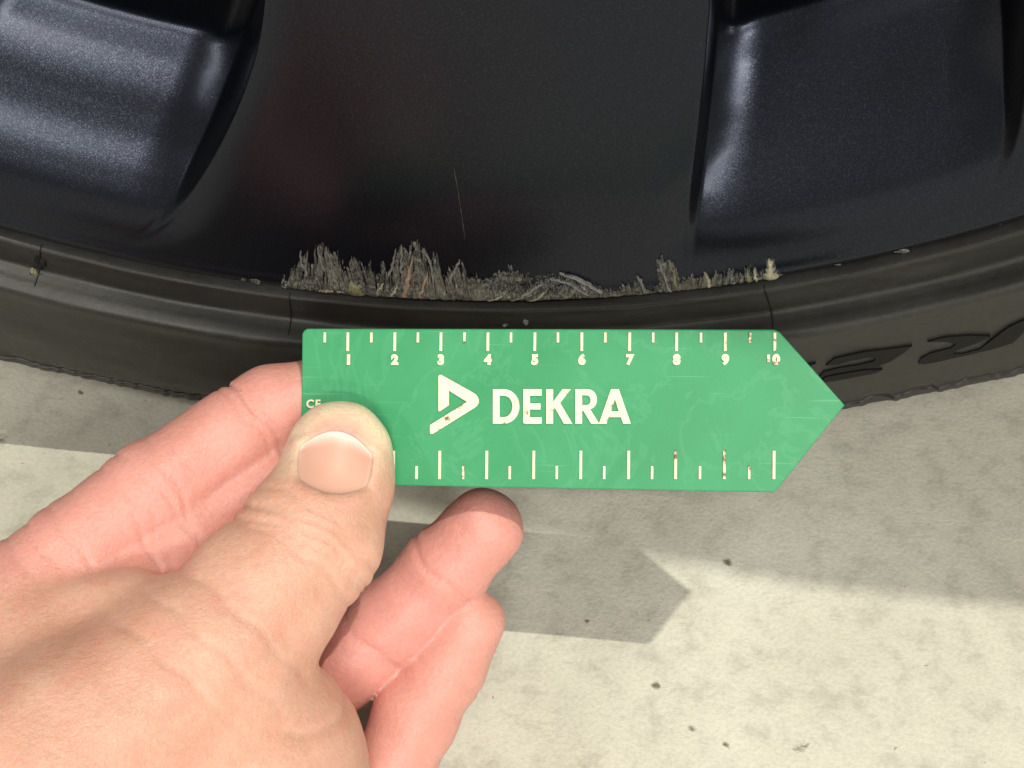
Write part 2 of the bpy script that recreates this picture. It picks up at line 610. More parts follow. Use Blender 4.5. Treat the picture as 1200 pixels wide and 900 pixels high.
def tyre_fn(V, PH, Rg, Yg):
    # slight wear and waviness of the sidewall and its moulded edge
    nz = vnoise(PH * 60, 3) - 0.5
    nz2 = vnoise(PH * 240, 5) - 0.5
    edge = np.exp(-((Rg - 0.3065) / 0.0022) ** 2)
    V[..., 1] -= edge * (nz * 0.0016 + nz2 * 0.0012)
    V[..., 1] += (vnoise2(PH * 25, Rg * 300, 2) - 0.5) * 0.0004
    V[..., 2] = np.maximum(V[..., 2], 0.0004)
    return V


phs = np.concatenate([np.linspace(-math.pi, -0.7, 120, endpoint=False), np.linspace(-0.7, 0.85, 900, endpoint=False), np.linspace(0.85, math.pi, 110, endpoint=False)])
tyre = wp(revolve('tyre', TP, G['rubber'], phs, tyre_fn))


def tyre_surf(ph, r):
    """point on the tyre sidewall"""
    k = np.argsort(TP[6:140, 0])
    y = np.interp(r, TP[6:140, 0][k], TP[6:140, 1][k])
    return Vector((r * math.sin(ph), y, RZ - r * math.cos(ph)))


def tyre_hit(x, y):
    """where the sight line of a photo pixel meets the sidewall (fixed-point on its depth)"""
    d = ray(x, y)
    yy = -0.005
    for _ in range(12):
        t = (yy - CAM.y) / d.y
        p = CAM + d * t
        r = math.hypot(p.x, p.z - RZ)
        k = np.argsort(TP[6:140, 0])
        yy = float(np.interp(r, TP[6:140, 0][k], TP[6:140, 1][k]))
    return p, math.atan2(p.x, RZ - p.z), r


def child(o, parent):
    o.parent = parent
    o.matrix_parent_inverse = parent.matrix_world.inverted() if False else Matrix.Identity(4)
    return o


# lettering moulded into the sidewall, a fine raised relief of smoother rubber
def c7(l):
    return [(880 + a / 3.75, 250 + b / 3.75) for a, b in l]


LET = [
    c7([(328, 662), (365, 632), (500, 602), (620, 588), (708, 576), (672, 605), (610, 645), (545, 668), (455, 680), (400, 690), (330, 705), (300, 712),
        (320, 690), (390, 672), (470, 660), (535, 645), (550, 632), (520, 626), (440, 640), (380, 658)]),
    c7([(296, 738), (330, 712), (420, 695), (500, 682), (578, 680), (545, 695), (440, 716), (360, 730)]),
    c7([(735, 655), (745, 632), (790, 608), (880, 585), (900, 566), (850, 556), (775, 558), (850, 538), (960, 530), (1052, 534), (1000, 560), (900, 596),
        (888, 610), (930, 610), (1005, 590), (1060, 548), (1130, 495), (1200, 462), (1260, 445), (1260, 480), (1200, 512), (1150, 562), (1060, 590), (940, 618), (820, 645), (770, 655)]),
    c7([(215, 668), (255, 657), (285, 652), (270, 662), (240, 672)]),
]
for poly in LET:
    bm = bmesh.new()
    top, bot = [], []
    dense = []
    for i in range(len(poly)):
        a, b = poly[i], poly[(i + 1) % len(poly)]
        n = max(1, int(math.hypot(b[0] - a[0], b[1] - a[1]) / 5))
        dense += [(a[0] + (b[0] - a[0]) * t / n, a[1] + (b[1] - a[1]) * t / n) for t in range(n)]
    for x, y in dense:
        p, ph, r = tyre_hit(x, y)
        s = tyre_surf(ph, r)
        top.append(bm.verts.new((s.x, s.y - 0.00055, s.z)))
        bot.append(bm.verts.new((s.x, s.y + 0.0008, s.z)))
    for tri in tessellate_polygon([[Vector((x, y, 0)) for x, y in dense]]):
        bm.faces.new([top[q] for q in tri])
    for i in range(len(top)):
        j = (i + 1) % len(top)
        bm.faces.new((top[i], bot[i], bot[j], top[j]))
    bmesh.ops.recalc_face_normals(bm, faces=bm.faces)
    me = bpy.data.meshes.new('sidewall_letter')
    bm.to_mesh(me)
    bm.free()
    child(link('sidewall_letter', me, G['letter_rubber']), tyre)


# radial mould lines: thin fins across the lip and rib
def tube(name, pts, radii, mat, seg=6):
    pts = [Vector(p) for p in pts]
    V, F = [], []
    for i, p in enumerate(pts):
        t = (pts[min(i + 1, len(pts) - 1)] - pts[max(i - 1, 0)]).normalized()
        a = t.cross(Vector((0.3, 1, 0.2))).normalized()
        b = t.cross(a)
        for k in range(seg):
            an = 2 * math.pi * k / seg
            V.append(tuple(p + (a * math.cos(an) + b * math.sin(an)) * radii[i]))
    for i in range(len(pts) - 1):
        for k in range(seg):
            k2 = (k + 1) % seg
            F.append((i * seg + k, i * seg + k2, (i + 1) * seg + k2, (i + 1) * seg + k))
    return link(name, mesh_np(name, V, F), mat)


for (x0, y0, x1, y1) in ((343, 340, 339, 392), (902, 333, 909, 392), (52, 286, 41, 336)):
    ph0 = tyre_hit(0.5 * (x0 + x1), 0.5 * (y0 + y1) + 8)[1]
    ph1 = ph0
    pts = []
    for t in np.linspace(0, 1, 16):
        r = 0.2635 + (0.2735 - 0.2635) * t
        s = tyre_surf(ph0 + (ph1 - ph0) * t, r)
        pts.append((s.x, s.y - 0.0002, s.z))
    child(tube('mould_line', pts, [0.00016] * 16, G['letter_rubber']), tyre)


# small torn rubber nubs on the lip
def nub(name, x, y, size, mat, seed, parent, dep=0.0):
    rnd = random.Random(seed)
    p, ph, r = tyre_hit(x, y)
    s = tyre_surf(ph, r)
    bm = bmesh.new()
    bmesh.ops.create_icosphere(bm, subdivisions=2, radius=1)
    for v in bm.verts:
        k = 0.65 + 0.7 * rnd.random()
        v.co = Vector((v.co.x * size[0] * k, v.co.y * size[1] * k, v.co.z * size[2] * k))
        v.co.rotate(Matrix.Rotation(-0.25, 3, 'Y'))
        v.co += s + Vector((0, -dep, 0))
    me = bpy.data.meshes.new(name)
    bm.to_mesh(me)
    bm.free()
    return child(link(name, me, mat), parent)


nub('rubber_burr', 47, 306, (0.0011, 0.0013, 0.0022), G['letter_rubber'], 1, tyre)
nub('rubber_burr', 42, 317, (0.0009, 0.0007, 0.0014), G['flake_olive'], 2, tyre)
nub('rubber_burr', 616, 377, (0.0006, 0.0007, 0.0009), G['flake_grey'], 3, tyre)
nub('rubber_burr', 592, 381, (0.0006, 0.0005, 0.0004), G['flake_grey'], 4, tyre)

# rusty balance weight on the barrel, seen through the left window
bm = bmesh.new()
bmesh.ops.create_cube(bm, size=1)
bmesh.ops.bevel(bm, geom=bm.edges[:], offset=0.12, segments=2, affect='EDGES')
pb = cyl(np.array([0.2265]), np.array([math.radians(-17.2)]), np.array([0.041]))[0]
for v in bm.verts:
    v.co = Vector((v.co.x * 0.012, v.co.y * 0.010, v.co.z * 0.006))
    v.co.rotate(Matrix.Rotation(math.radians(17), 3, 'Y'))
    v.co += Vector(pb)
me = bpy.data.meshes.new('balance_weight')
bm.to_mesh(me)
bm.free()
child(link('balance_weight', me, G['rust']), barrel)


# ------------------------------------------------------------------ kerb rash along the rim edge
def rim_pol(x, y, yy=0.0):
    d = ray(x, y)
    p = CAM + d * ((yy - CAM.y) / d.y)
    return math.hypot(p.x, p.z - RZ), math.atan2(p.x, RZ - p.z)


c4 = [(35, 270), (60, 258), (95, 195), (105, 230), (120, 150), (130, 175), (150, 150), (165, 190), (180, 160), (190, 125), (210, 110), (235, 120), (260, 140),
      (285, 195), (295, 160), (305, 215), (320, 190), (345, 180), (370, 200), (380, 180), (395, 215), (410, 240), (418, 195), (430, 240), (470, 262), (481, 250),
      (488, 180), (497, 245), (515, 235), (535, 150), (550, 135), (575, 140), (590, 170), (600, 110), (615, 90), (628, 110), (640, 140), (648, 120), (660, 150),
      (688, 140), (700, 180), (715, 160), (725, 220), (740, 270), (760, 270), (790, 230), (825, 190), (836, 215), (842, 260), (850, 280), (880, 265), (905, 260),
      (920, 285), (945, 270), (990, 235), (1045, 215), (1065, 240), (1080, 260), (1120, 265)]
c5 = [(0, 275), (60, 262), (150, 258), (210, 275), (270, 300), (340, 322), (380, 325), (400, 305), (430, 300), (450, 310), (475, 270), (500, 300), (530, 310),
      (555, 305), (562, 200), (575, 190), (610, 205), (640, 240), (665, 262), (720, 260), (780, 255), (850, 245), (920, 232), (1000, 225), (1020, 240),
      (1035, 205), (1060, 187), (1085, 205), (1108, 232), (1114, 288)]
prof = [(320 + a / 3.75, 250 + b / 3.75) for a, b in c4] + [(620 + a / 3.75, 250 + b / 3.75) for a, b in c5]
pp = [rim_pol(x, y) for x, y in prof]
pph = np.array([q[1] for q in pp])
ppr = np.array([q[0] for q in pp])
o_ = np.argsort(pph)
pph, ppr = pph[o_], ppr[o_]
nC, nR = 900, 26
phg = np.linspace(pph[0], pph[-1], nC)
rtop = np.interp(phg, pph, ppr)
jag = (np.abs(vnoise(phg * 2600, 11) - 0.5) * 0.0026 + (vnoise(phg * 900, 12) - 0.5) * 0.0020) * (0.25 + 0.75 * (1 - np.exp(-((np.degrees(phg) - 11.5) / 1.8) ** 2)))
hgt = np.clip(0.2619 - rtop, 0, None)
rtop = np.minimum(rtop + jag * np.clip(hgt / 0.004, 0.15, 1.0), 0.2612)
tt = np.linspace(0, 1, nR)
Rg = 0.26215 + (rtop[:, None] - 0.26215) * tt[None, :]
lean = (vnoise(phg * 500, 14) - 0.4)[:, None] * 0.004 * tt[None, :]
PHg = phg[:, None] + lean * (hgt[:, None] / 0.008)
Y0, _ = rim_y(Rg, np.degrees(PHg))
kx = np.degrees(phg)
shear = np.interp(kx, [-4, 0, 3, 6, 8, 10.5, 12, 14.5, 17, 20], [0.3, -0.2, 0.15, -0.3, 0.9, 1.6, -1.8, -0.8, 0.5, 0.1])[:, None]
PS = PHg + shear * (Rg - 0.2615) / 0.26
gro = vnoise2(PS * 1500, Rg * 420, 21) * 0.5 + vnoise2(PS * 4200, Rg * 600, 22) * 0.3 + vnoise2(PS * 700, Rg * 900, 24) * 0.4
big = vnoise2(PHg * 320, Rg * 260, 23)
T2 = tt[None, :] + 0 * Rg
strk = 0.55 * vnoise2(PS * 1050, Rg * 160, 31) + 0.45 * vnoise2(PS * 2600, Rg * 260, 32)
thr = 0.20 + 0.36 * T2 ** 1.2 + 0.10 * (vnoise2(PS * 260, Rg * 300, 33) - 0.5)
lift = np.clip((strk - thr) * 0.0022, -0.00035, 0.00028)
dy = -lift - np.where(lift > 0, gro * 0.00030 + big * 0.0004 * (1 - T2), 0)
Yg = Y0 + dy
Yg = np.where(tt[None, :] == 0, Yg + 0.0022, Yg)
V = np.stack([Rg * np.sin(PHg), Yg, RZ - Rg * np.cos(PHg)], -1).reshape(-1, 3)
scr = link('kerb_scrape', mesh_np('kerb_scrape', V, grid_faces(nC, nR), smooth=False), G['scrape'])
child(scr, rim)
scr['label'] = 'jagged grey kerb scrape of bare alloy along the rim edge'


# single torn slivers of metal standing proud of the scrape
def flake(pxs, width, mat, lift, seed):
    rnd = random.Random(seed)
    V, F = [], []
    n = len(pxs)
    pts = []
    for (x, y) in pxs:
        r, ph = rim_pol(x, y)
        pts.append((r, ph))
    m = 14
    for k in range(m):
        t = k / (m - 1) * (n - 1)
        i = min(int(t), n - 2)
        fr = t - i
        r = pts[i][0] * (1 - fr) + pts[i + 1][0] * fr
        ph = pts[i][1] * (1 - fr) + pts[i + 1][1] * fr
        u = k / (m - 1)
        wd = width * (0.55 if mat == 'flake_grey' else 0.85) * (1 - u) ** 0.7 * (0.35 + 1.1 * rnd.random()) + 0.00008
        ph += (rnd.random() - 0.5) * 0.0018
        r += (rnd.random() - 0.5) * 0.0003
        yb = float(rim_y(np.array([min(r, 0.2615)]), np.array([math.degrees(ph)]))[0][0])
        yl = yb - 0.0006 - lift * math.sin(math.pi * min(u * 0.9 + 0.1, 1))
        p = Vector((r * math.sin(ph), yl, RZ - r * math.cos(ph)))
        tx = Vector((math.cos(ph), 0, math.sin(ph)))
        V += [tuple(p - tx * wd + Vector((0, 0.0009, 0))), tuple(p - tx * wd * 0.3 + Vector((0, -0.0002 * rnd.random(), 0))), tuple(p + tx * wd * 0.4), tuple(p + tx * wd + Vector((0, 0.0009, 0)))]
    for k in range(m - 1):
        for j in range(3):
            F.append((k * 4 + j, k * 4 + j + 1, k * 4 + j + 5, k * 4 + j + 4))
    o = link('torn_sliver', mesh_np('torn_sliver', V, F, smooth=False), G[mat])
    child(o, rim)
    return o


FL = [
    ([(474, 344), (478, 325), (484, 297)], 0.0009, 'flake_tan', 0.0006),
    ([(492, 345), (497, 332), (501, 318)], 0.0008, 'flake_tan', 0.0005),
    ([(388, 339), (378, 337), (371, 337)], 0.0010, 'flake_tan', 0.0003),
    ([(404, 338), (392, 336), (374, 337)], 0.0011, 'flake_ivory', 0.0003),
    ([(420, 345), (417, 335), (411, 326)], 0.0032, 'flake_olive', 0.0005),
    ([(442, 342), (446, 335), (450, 330)], 0.0005, 'flake_ivory', 0.0004),
    ([(458, 343), (464, 336), (466, 330)], 0.0009, 'flake_ivory', 0.0003),
    ([(456, 322), (462, 306), (464, 291)], 0.0006, 'flake_grey', 0.0003),
    ([(470, 318), (471, 300), (470, 286)], 0.0007, 'flake_grey', 0.0003),
    ([(508, 330), (506, 310), (500, 294)], 0.0005, 'flake_grey', 0.0003),
    ([(526, 330), (533, 315), (540, 303)], 0.0006, 'flake_grey', 0.0003),
    ([(360, 320), (353, 305), (352, 293)], 0.0005, 'flake_grey', 0.0002),
    ([(380, 315), (375, 300), (373, 286)], 0.0006, 'flake_grey', 0.0002),
    ([(392, 320), (388, 305), (382, 288)], 0.0004, 'flake_grey', 0.0002),
    ([(572, 350), (580, 346), (590, 343)], 0.0009, 'flake_ivory', 0.0003),
    ([(600, 350), (618, 340), (640, 330)], 0.0007, 'flake_grey', 0.0004),
    ([(618, 351), (630, 346), (642, 337)], 0.0005, 'flake_ivory', 0.0004),
    ([(704, 339), (680, 326), (655, 319)], 0.0007, 'flake_grey', 0.0004),
    ([(690, 342), (668, 330), (644, 325)], 0.0005, 'flake_grey', 0.0003),
    ([(758, 340), (752, 330), (747, 322)], 0.0005, 'flake_grey', 0.0003),
    ([(786, 338), (778, 320), (772, 303)], 0.0008, 'flake_grey', 0.0004),
    ([(793, 334), (790, 318), (783, 306)], 0.0006, 'flake_olive', 0.0004),
    ([(832, 334), (830, 326), (826, 318)], 0.0005, 'flake_ivory', 0.0003),
    ([(878, 329), (877, 322), (876, 314)], 0.0009, 'flake_olive', 0.0004),
    ([(886, 328), (885, 320), (884, 312)], 0.0006, 'flake_ivory', 0.0004),
    ([(904, 328), (903, 316), (902, 303)], 0.0026, 'flake_ivory', 0.0006),
]
for i, a in enumerate(FL):
    flake(*a, seed=i)


# smaller chips and a hairline scratch away from the main scrape
def chip(x, y, sx, sz, mat, seed):
    rnd = random.Random(seed)
    r, ph = rim_pol(x, y)
    bm = bmesh.new()
    bmesh.ops.create_icosphere(bm, subdivisions=2, radius=1)
    yb = float(rim_y(np.array([r]), np.array([math.degrees(ph)]))[0][0])
    for v in bm.verts:
        k = 0.6 + 0.8 * rnd.random()
        v.co = Vector((v.co.x * sx * k, v.co.y * 0.00022, v.co.z * sz * k))
        v.co += Vector((r * math.sin(ph), yb, RZ - r * math.cos(ph)))
    me = bpy.data.meshes.new('paint_chip')
    bm.to_mesh(me)
    bm.free()
    return child(link('paint_chip', me, G[mat]), rim)


for i, (x, y, sx, sz) in enumerate([(300, 327, .0011, .0013), (286, 326, .0006, .0007), (334, 334, .001, .001), (1055, 295, .0018, .0007), (1056, 292, .0008, .0006),
                                    (1170, 268, .0012, .0004), (1140, 276, .0009, .0003), (980, 312, .001, .0003)]):
    chip(x, y, sx, sz, 'scrape', 40 + i)
for pts in ([(532, 197), (537, 225), (541, 252), (545, 280)],):
    P3 = []
    for x, y in pts:
        yy = 0.0
        for _ in range(8):
            r, ph = rim_pol(x, y, yy)
            yy = float(rim_y(np.array([r]), np.array([math.degrees(ph)]))[0][0])
        P3.append((r * math.sin(ph), yy - 0.00003, RZ - r * math.cos(ph)))
    child(tube('hairline_scratch', P3, [0.00004] * len(P3), G['scrape'], 5), rim)

# ------------------------------------------------------------------ the car wing above the wheel (out of frame, its shade falls in view)
xs = np.linspace(-0.75, 0.95, 86)
line_x = np.array([-0.75, 0.117, 0.143, 0.242, 0.264, 0.310, 0.95])
line_y = np.array([0.077, -0.0530, -0.0567, -0.0715, -0.0714, -0.0685, -0.045])
yb = np.interp(xs, line_x, line_y)
zlow = RZ + np.sqrt(np.clip(0.40**2 - (xs - 0.0) ** 2, 0, None))
zlow = np.maximum(zlow, 0.22)
rows = []
for f_, dy_, in ((0.0, 0.055), (0.0, 0.012), (0.03, 0.004), (0.18, 0.0), (0.40, 0.006), (0.65, 0.03), (0.85, 0.075), (0.97, 0.15), (1.0, 0.30), (1.04, 0.85)):
    ztop = 0.98
    z = np.full_like(zlow, 0.75) if f_ == 0.18 else np.where(f_ < 0.18, np.minimum(zlow + (ztop - zlow) * f_, 0.745), 0.75 + (ztop - 0.75) * (f_ - 0.18) / 0.82)
    rows.append(np.stack([xs, yb + dy_, z], -1))
V = np.stack(rows, 1).reshape(-1, 3)
fen = link('car_wing', mesh_np('car_wing', V, grid_faces(len(xs), len(rows))), G['carpaint'])
tag(fen, 'dark painted car wing arching over the wheel', 'car wing')

# ------------------------------------------------------------------ the ruler
dL, dR = 0.3022, 0.2877
P0 = at(353, 385, dL)
P1 = at(908, 386, dR)
U = (P1 - P0).normalized()
ax = (ray(650, 470)).normalized()
Wn = (-ax - U * (-ax).dot(U)).normalized()
Vv = Wn.cross(U).normalized()
RM = Matrix((U, Vv, Wn)).transposed().to_4x4()
RM.translation = P0
ruler = tag(empty('ruler', P0), 'green plastic pointed ruler with cream markings held in the hand', 'ruler')
ruler.matrix_world = RM
RI = RM.inverted()


def rp(x, y):
    """photo pixel -> ruler plane coordinates (metres)"""
    o = RI @ CAM
    d = RI.to_3x3() @ ray(x, y)
    q = o + d * (-o.z / d.z)
    return q.x, q.y


TH = 0.0016


def prism(name, outline, z0, z1, mat, parent, bevel=0.0):
    bm = bmesh.new()
    vs_ = [bm.verts.new((x, y, z0)) for x, y in outline]
    f = bm.faces.new(vs_)
    r = bmesh.ops.extrude_face_region(bm, geom=[f])
    for v in r['geom']:
        if isinstance(v, bmesh.types.BMVert):
            v.co.z = z1
    bmesh.ops.recalc_face_normals(bm, faces=bm.faces)
    if bevel:
        ed = [e for e in bm.edges if abs(e.verts[0].co.z - e.verts[1].co.z) < 1e-9]
        bmesh.ops.bevel(bm, geom=ed, offset=bevel, segments=3, affect='EDGES', profile=0.5)
    me = bpy.data.meshes.new(name)
    bm.to_mesh(me)
    bm.free()
    return link(name, me, mat, parent)


a0 = rp(354, 385)
tr = rp(911, 385)
tp = rp(990, 475)
br_ = rp(908, 567)
bl = rp(354, 567)
hgt_ = a0[1] - bl[1]


def arc(cx, cy, r, a, b, n=6):
    return [(cx + r * math.cos(math.radians(a + (b - a) * k / n)), cy + r * math.sin(math.radians(a + (b - a) * k / n))) for k in range(n + 1)]


cr = 0.0014
xl, yt, yb2 = a0[0], a0[1], a0[1] - hgt_
outl = arc(xl + cr, yb2 + cr, cr, 180, 270) + [(br_[0] - 0.0006, yb2), (br_[0] + 0.0004, yb2 + 0.0005), (tp[0] - 0.0005, tp[1] - 0.0006), (tp[0], tp[1]), (tp[0] - 0.0005, tp[1] + 0.0006),
        (tr[0] + 0.0004, yt - 0.0004), (tr[0] - 0.0006, yt)] + arc(xl + cr, yt - cr, cr, 90, 180)
prism('plate', outl, -TH, 0.0, G['green'], ruler, 0.00035)

EMB = 0.0004
tick_xs = [381, 408, 435.5, 463, 490, 517, 544.5, 572, 599, 627, 654, 682, 709.5, 738, 765.5, 793, 821.5, 850, 879, 908]


def box_part(name, x0, y0, x1, y1, mat):
    return prism(name, [(x0, y0), (x1, y0), (x1, y1), (x0, y1)], -0.0001, EMB, mat, ruler, 0.00012)


for k, x in enumerate(tick_xs):
    full = k % 2 == 1
    cx, y0 = rp(x, 389.5)
    _, y1 = rp(x, 411.5 if full else 401.5)
    hw = 0.00030 if full else 0.00027
    box_part('tick_mark', cx - hw, y1, cx + hw, y0, G['cream_worn'] if k >= 18 else G['cream'])
    _, y0 = rp(x, 561.5)
    _, y1 = rp(x, 528 if full else 546)
    if x > 440:
        box_part('tick_mark', cx - hw, y0, cx + hw, y1, G['cream_worn'] if k in (17, 18) else G['cream'])


# numerals and letters: filled outlines with holes, extruded
def outline_mesh(name, loops, mat, depth=EMB, z=0.0):
    cu = bpy.data.curves.new(name, 'CURVE')
    cu.dimensions = '2D'
    cu.fill_mode = 'BOTH'
    cu.extrude = depth / 2 + 0.00005
    for lp in loops:
        s = cu.splines.new('POLY')
        s.points.add(len(lp) - 1)
        for p, q in zip(s.points, lp):
            p.co = (q[0], q[1], 0, 1)
        s.use_cyclic_u = True
    return curve_to_part(name, cu, mat, depth / 2 - 0.00005 + z)


def curve_to_part(name, cu, mat, z):
    tmp = bpy.data.objects.new(name, cu)
    C.objects.link(tmp)
    dg = bpy.context.evaluated_depsgraph_get()
    me = bpy.data.meshes.new_from_object(tmp.evaluated_get(dg))
    bpy.data.objects.remove(tmp)
    me.materials.clear()
    for v in me.vertices:
        v.co.z += z
    me.name = name
    return link(name, me, mat, ruler)


def numeral(ch, x, y, hpx, mat, bold=0.0002):
    cu = bpy.data.curves.new('numeral', 'FONT')
    cu.body = ch
    cu.align_x = 'CENTER'
    h = hpx / 55.5 / 100
    cu.size = h / 0.70
    cu.offset = bold
    cu.extrude = EMB / 2 + 0.00005
    o = curve_to_part('numeral', cu, mat, EMB / 2 - 0.00005)
    cx, cy = rp(x, y + hpx / 2)
    o.location = (cx, cy, 0)
    return o


for k in range(1, 10):
    numeral(str(k), tick_xs[2 * k - 1] + (0.8 if k == 1 else 0), 421.3, 10.5, G['cream'])
n1 = numeral('1', 900.5, 420.0, 6.5, G['cream_worn'])
n1['label'] = 'half worn away figure one'
numeral('0', 909.5, 421.3, 10.5, G['cream_worn'])

c8 = lambda l: [rp(340 + a / 3.529, 370 + b / 3.529) for a, b in l]
emb = outline_mesh('emblem', [c8([(615, 251), (619, 245), (626, 244), (762, 320), (774, 331), (781, 345), (781, 360), (773, 373), (762, 382), (594, 487), (586, 489), (580, 486),
                                  (580, 452), (733, 356), (658, 309), (658, 370), (620, 396), (615, 394)])], G['cream'], 0.0005)


def glyph(x0, x1, y0, y1, loops):
    out = []
    for lp in loops:
        out.append([rp(x0 + (x1 - x0) * u, y1 + (y0 - y1) * v) for u, v in lp])
    outline_mesh('letter', out, G['cream'], 0.0005)


def half(cx, cy, rx, ry, a, b, n=14):
    return [(cx + rx * math.cos(math.radians(a + (b - a) * k / n)), cy + ry * math.sin(math.radians(a + (b - a) * k / n))) for k in range(n + 1)]


Y0_, Y1_ = 456, 496.5
glyph(578, 609, Y0_, Y1_, [[(0, 0), (0.40, 0)] + half(0.42, 0.5, 0.58, 0.5, -90, 90) + [(0, 1)],
                           [(0.25, 0.19), (0.25, 0.81), (0.40, 0.81)] + half(0.42, 0.5, 0.32, 0.31, 90, -90)[0:] + [(0.40, 0.19)]])
glyph(613.5, 635, Y0_, Y1_, [[(0, 0), (1, 0), (1, 0.19), (0.36, 0.19), (0.36, 0.41), (0.94, 0.41), (0.94, 0.59), (0.36, 0.59), (0.36, 0.81), (1, 0.81), (1, 1), (0, 1)]])
glyph(640.5, 671, Y0_, Y1_, [[(0, 0), (0.26, 0), (0.26, 0.40), (0.33, 0.46), (0.68, 0), (1.0, 0), (0.53, 0.60), (0.94, 1), (0.62, 1), (0.26, 0.63), (0.26, 1), (0, 1)]])
glyph(674.5, 702.5, Y0_, Y1_, [[(0, 0), (0.28, 0), (0.28, 0.37), (0.34, 0.37), (0.66, 0), (1.0, 0), (0.62, 0.42)] + half(0.52, 0.70, 0.38, 0.30, -60, 90) + [(0, 1)],
                               [(0.28, 0.54), (0.28, 0.82), (0.46, 0.82)] + half(0.48, 0.68, 0.16, 0.14, 90, -90)[0:] + [(0.46, 0.54)]])
glyph(702, 739.5, Y0_, Y1_, [[(0, 0), (0.24, 0), (0.31, 0.19), (0.69, 0.19), (0.76, 0), (1, 0), (0.62, 1), (0.38, 1)],
                             [(0.38, 0.36), (0.50, 0.72), (0.62, 0.36)]])
for ch, x in (('C', 364.0), ('E', 373.0)):
    o = numeral(ch, x, 473.0, 9.5, G['cream'], 0.00008)
    o.name = 'letter'
    o.data.name = 'letter'


# ------------------------------------------------------------------ the hand
# built in its own frame (x right, y up, z towards the viewer), centimetres
def hp(x, y, d):
    return np.array([(x - 600) / FPX * d, (450 - y) / FPX * d, -d]) * 100


def rcone(p, a, b, r1, r2, zs=1.0):
    """round cone distance; zs > 1 flattens it along the sight direction"""
    s = np.array([1, 1, zs])
    p = p * s
    a = a * s
    b = b * s
    ba = b - a
    l2 = ba @ ba
    rr = r1 - r2
    a2 = l2 - rr * rr
    il2 = 1.0 / l2
    pa = p - a
    y = pa @ ba
    z = y - l2
    xv = pa * l2 - y[:, None] * ba
    x2 = np.einsum('ij,ij->i', xv, xv)
    y2 = y * y * l2
    z2 = z * z * l2
    k = np.sign(rr) * rr * rr * x2
    d = (np.sqrt(x2 * a2 * il2) + y * rr) * il2 - r1
    d = np.where(np.sign(z) * a2 * z2 > k, np.sqrt(x2 + z2) * il2 - r2, d)
    d = np.where(np.sign(y) * a2 * y2 < k, np.sqrt(x2 + y2) * il2 - r1, d)
    return d


def smin(a, b, k):
    h = np.clip(0.5 + 0.5 * (b - a) / k, 0, 1)
    return b * (1 - h) + a * h - k * h * (1 - h)


TH_ = [(hp(399, 531, 0.2945), 1.10), (hp(392, 572, 0.2925), 1.17), (hp(362, 634, 0.2880), 1.45), (hp(305, 702, 0.2830), 1.52), (hp(235, 785, 0.2760), 1.75), (hp(40, 945, 0.262), 2.3)]
IN_ = [(hp(452, 444, 0.3120), 0.82), (hp(322, 479, 0.3105), 0.94), (hp(270, 514, 0.3070), 0.98), (hp(180, 577, 0.3010), 1.10), (hp(85, 652, 0.2950), 1.08), (hp(-80, 770, 0.285), 1.30)]
MI_ = [(hp(568, 619, 0.3130), 0.88), (hp(522, 668, 0.3160), 0.95), (hp(470, 722, 0.3170), 0.97), (hp(360, 815, 0.318), 1.05), (hp(120, 900, 0.315), 1.3)]
RI_ = [(hp(550, 730, 0.3170), 0.80), (hp(520, 785, 0.3170), 0.88), (hp(486, 840, 0.3150), 0.92), (hp(440, 950, 0.312), 1.0), (hp(250, 1060, 0.315), 1.3)]
WE_ = [(hp(318, 556, 0.3080), 0.72), (hp(215, 634, 0.3020), 0.95), (hp(60, 730, 0.2930), 1.15)]
PA_ = [(hp(-80, 755, 0.287), hp(60, 900, 0.280), 1.3, 2.2), (hp(285, 905, 0.2900), hp(160, 1010, 0.285), 2.55, 2.9), (hp(60, 900, 0.28), hp(-100, 1230, 0.265), 2.6, 2.9),
       (hp(120, 900, 0.312), hp(60, 1100, 0.30), 1.6, 2.4), (hp(45, 742, 0.285), hp(150, 715, 0.283), 1.0, 0.75)]


def chain(p, ch, k, zs=1.0):
    d = None
    for (a, ra), (b, rb) in zip(ch[:-1], ch[1:]):
        e = rcone(p, a, b, ra, rb, zs)
        d = e if d is None else smin(d, e, k)
    return d


def gauss(x, s):
    return np.exp(-(x / s) ** 2)


def crease(p, c, axis, w, depth, bend=0.0, side=None):
    """a groove across a finger: plane through c normal to axis"""
    axis = axis / np.linalg.norm(axis)
    q = p - c
    s = q @ axis
    if side is not None:
        t = q @ (side / np.linalg.norm(side))
        s = s + bend * t * t + 0.05 * np.sin(t * 5.3)
    return depth * gauss(s, w)


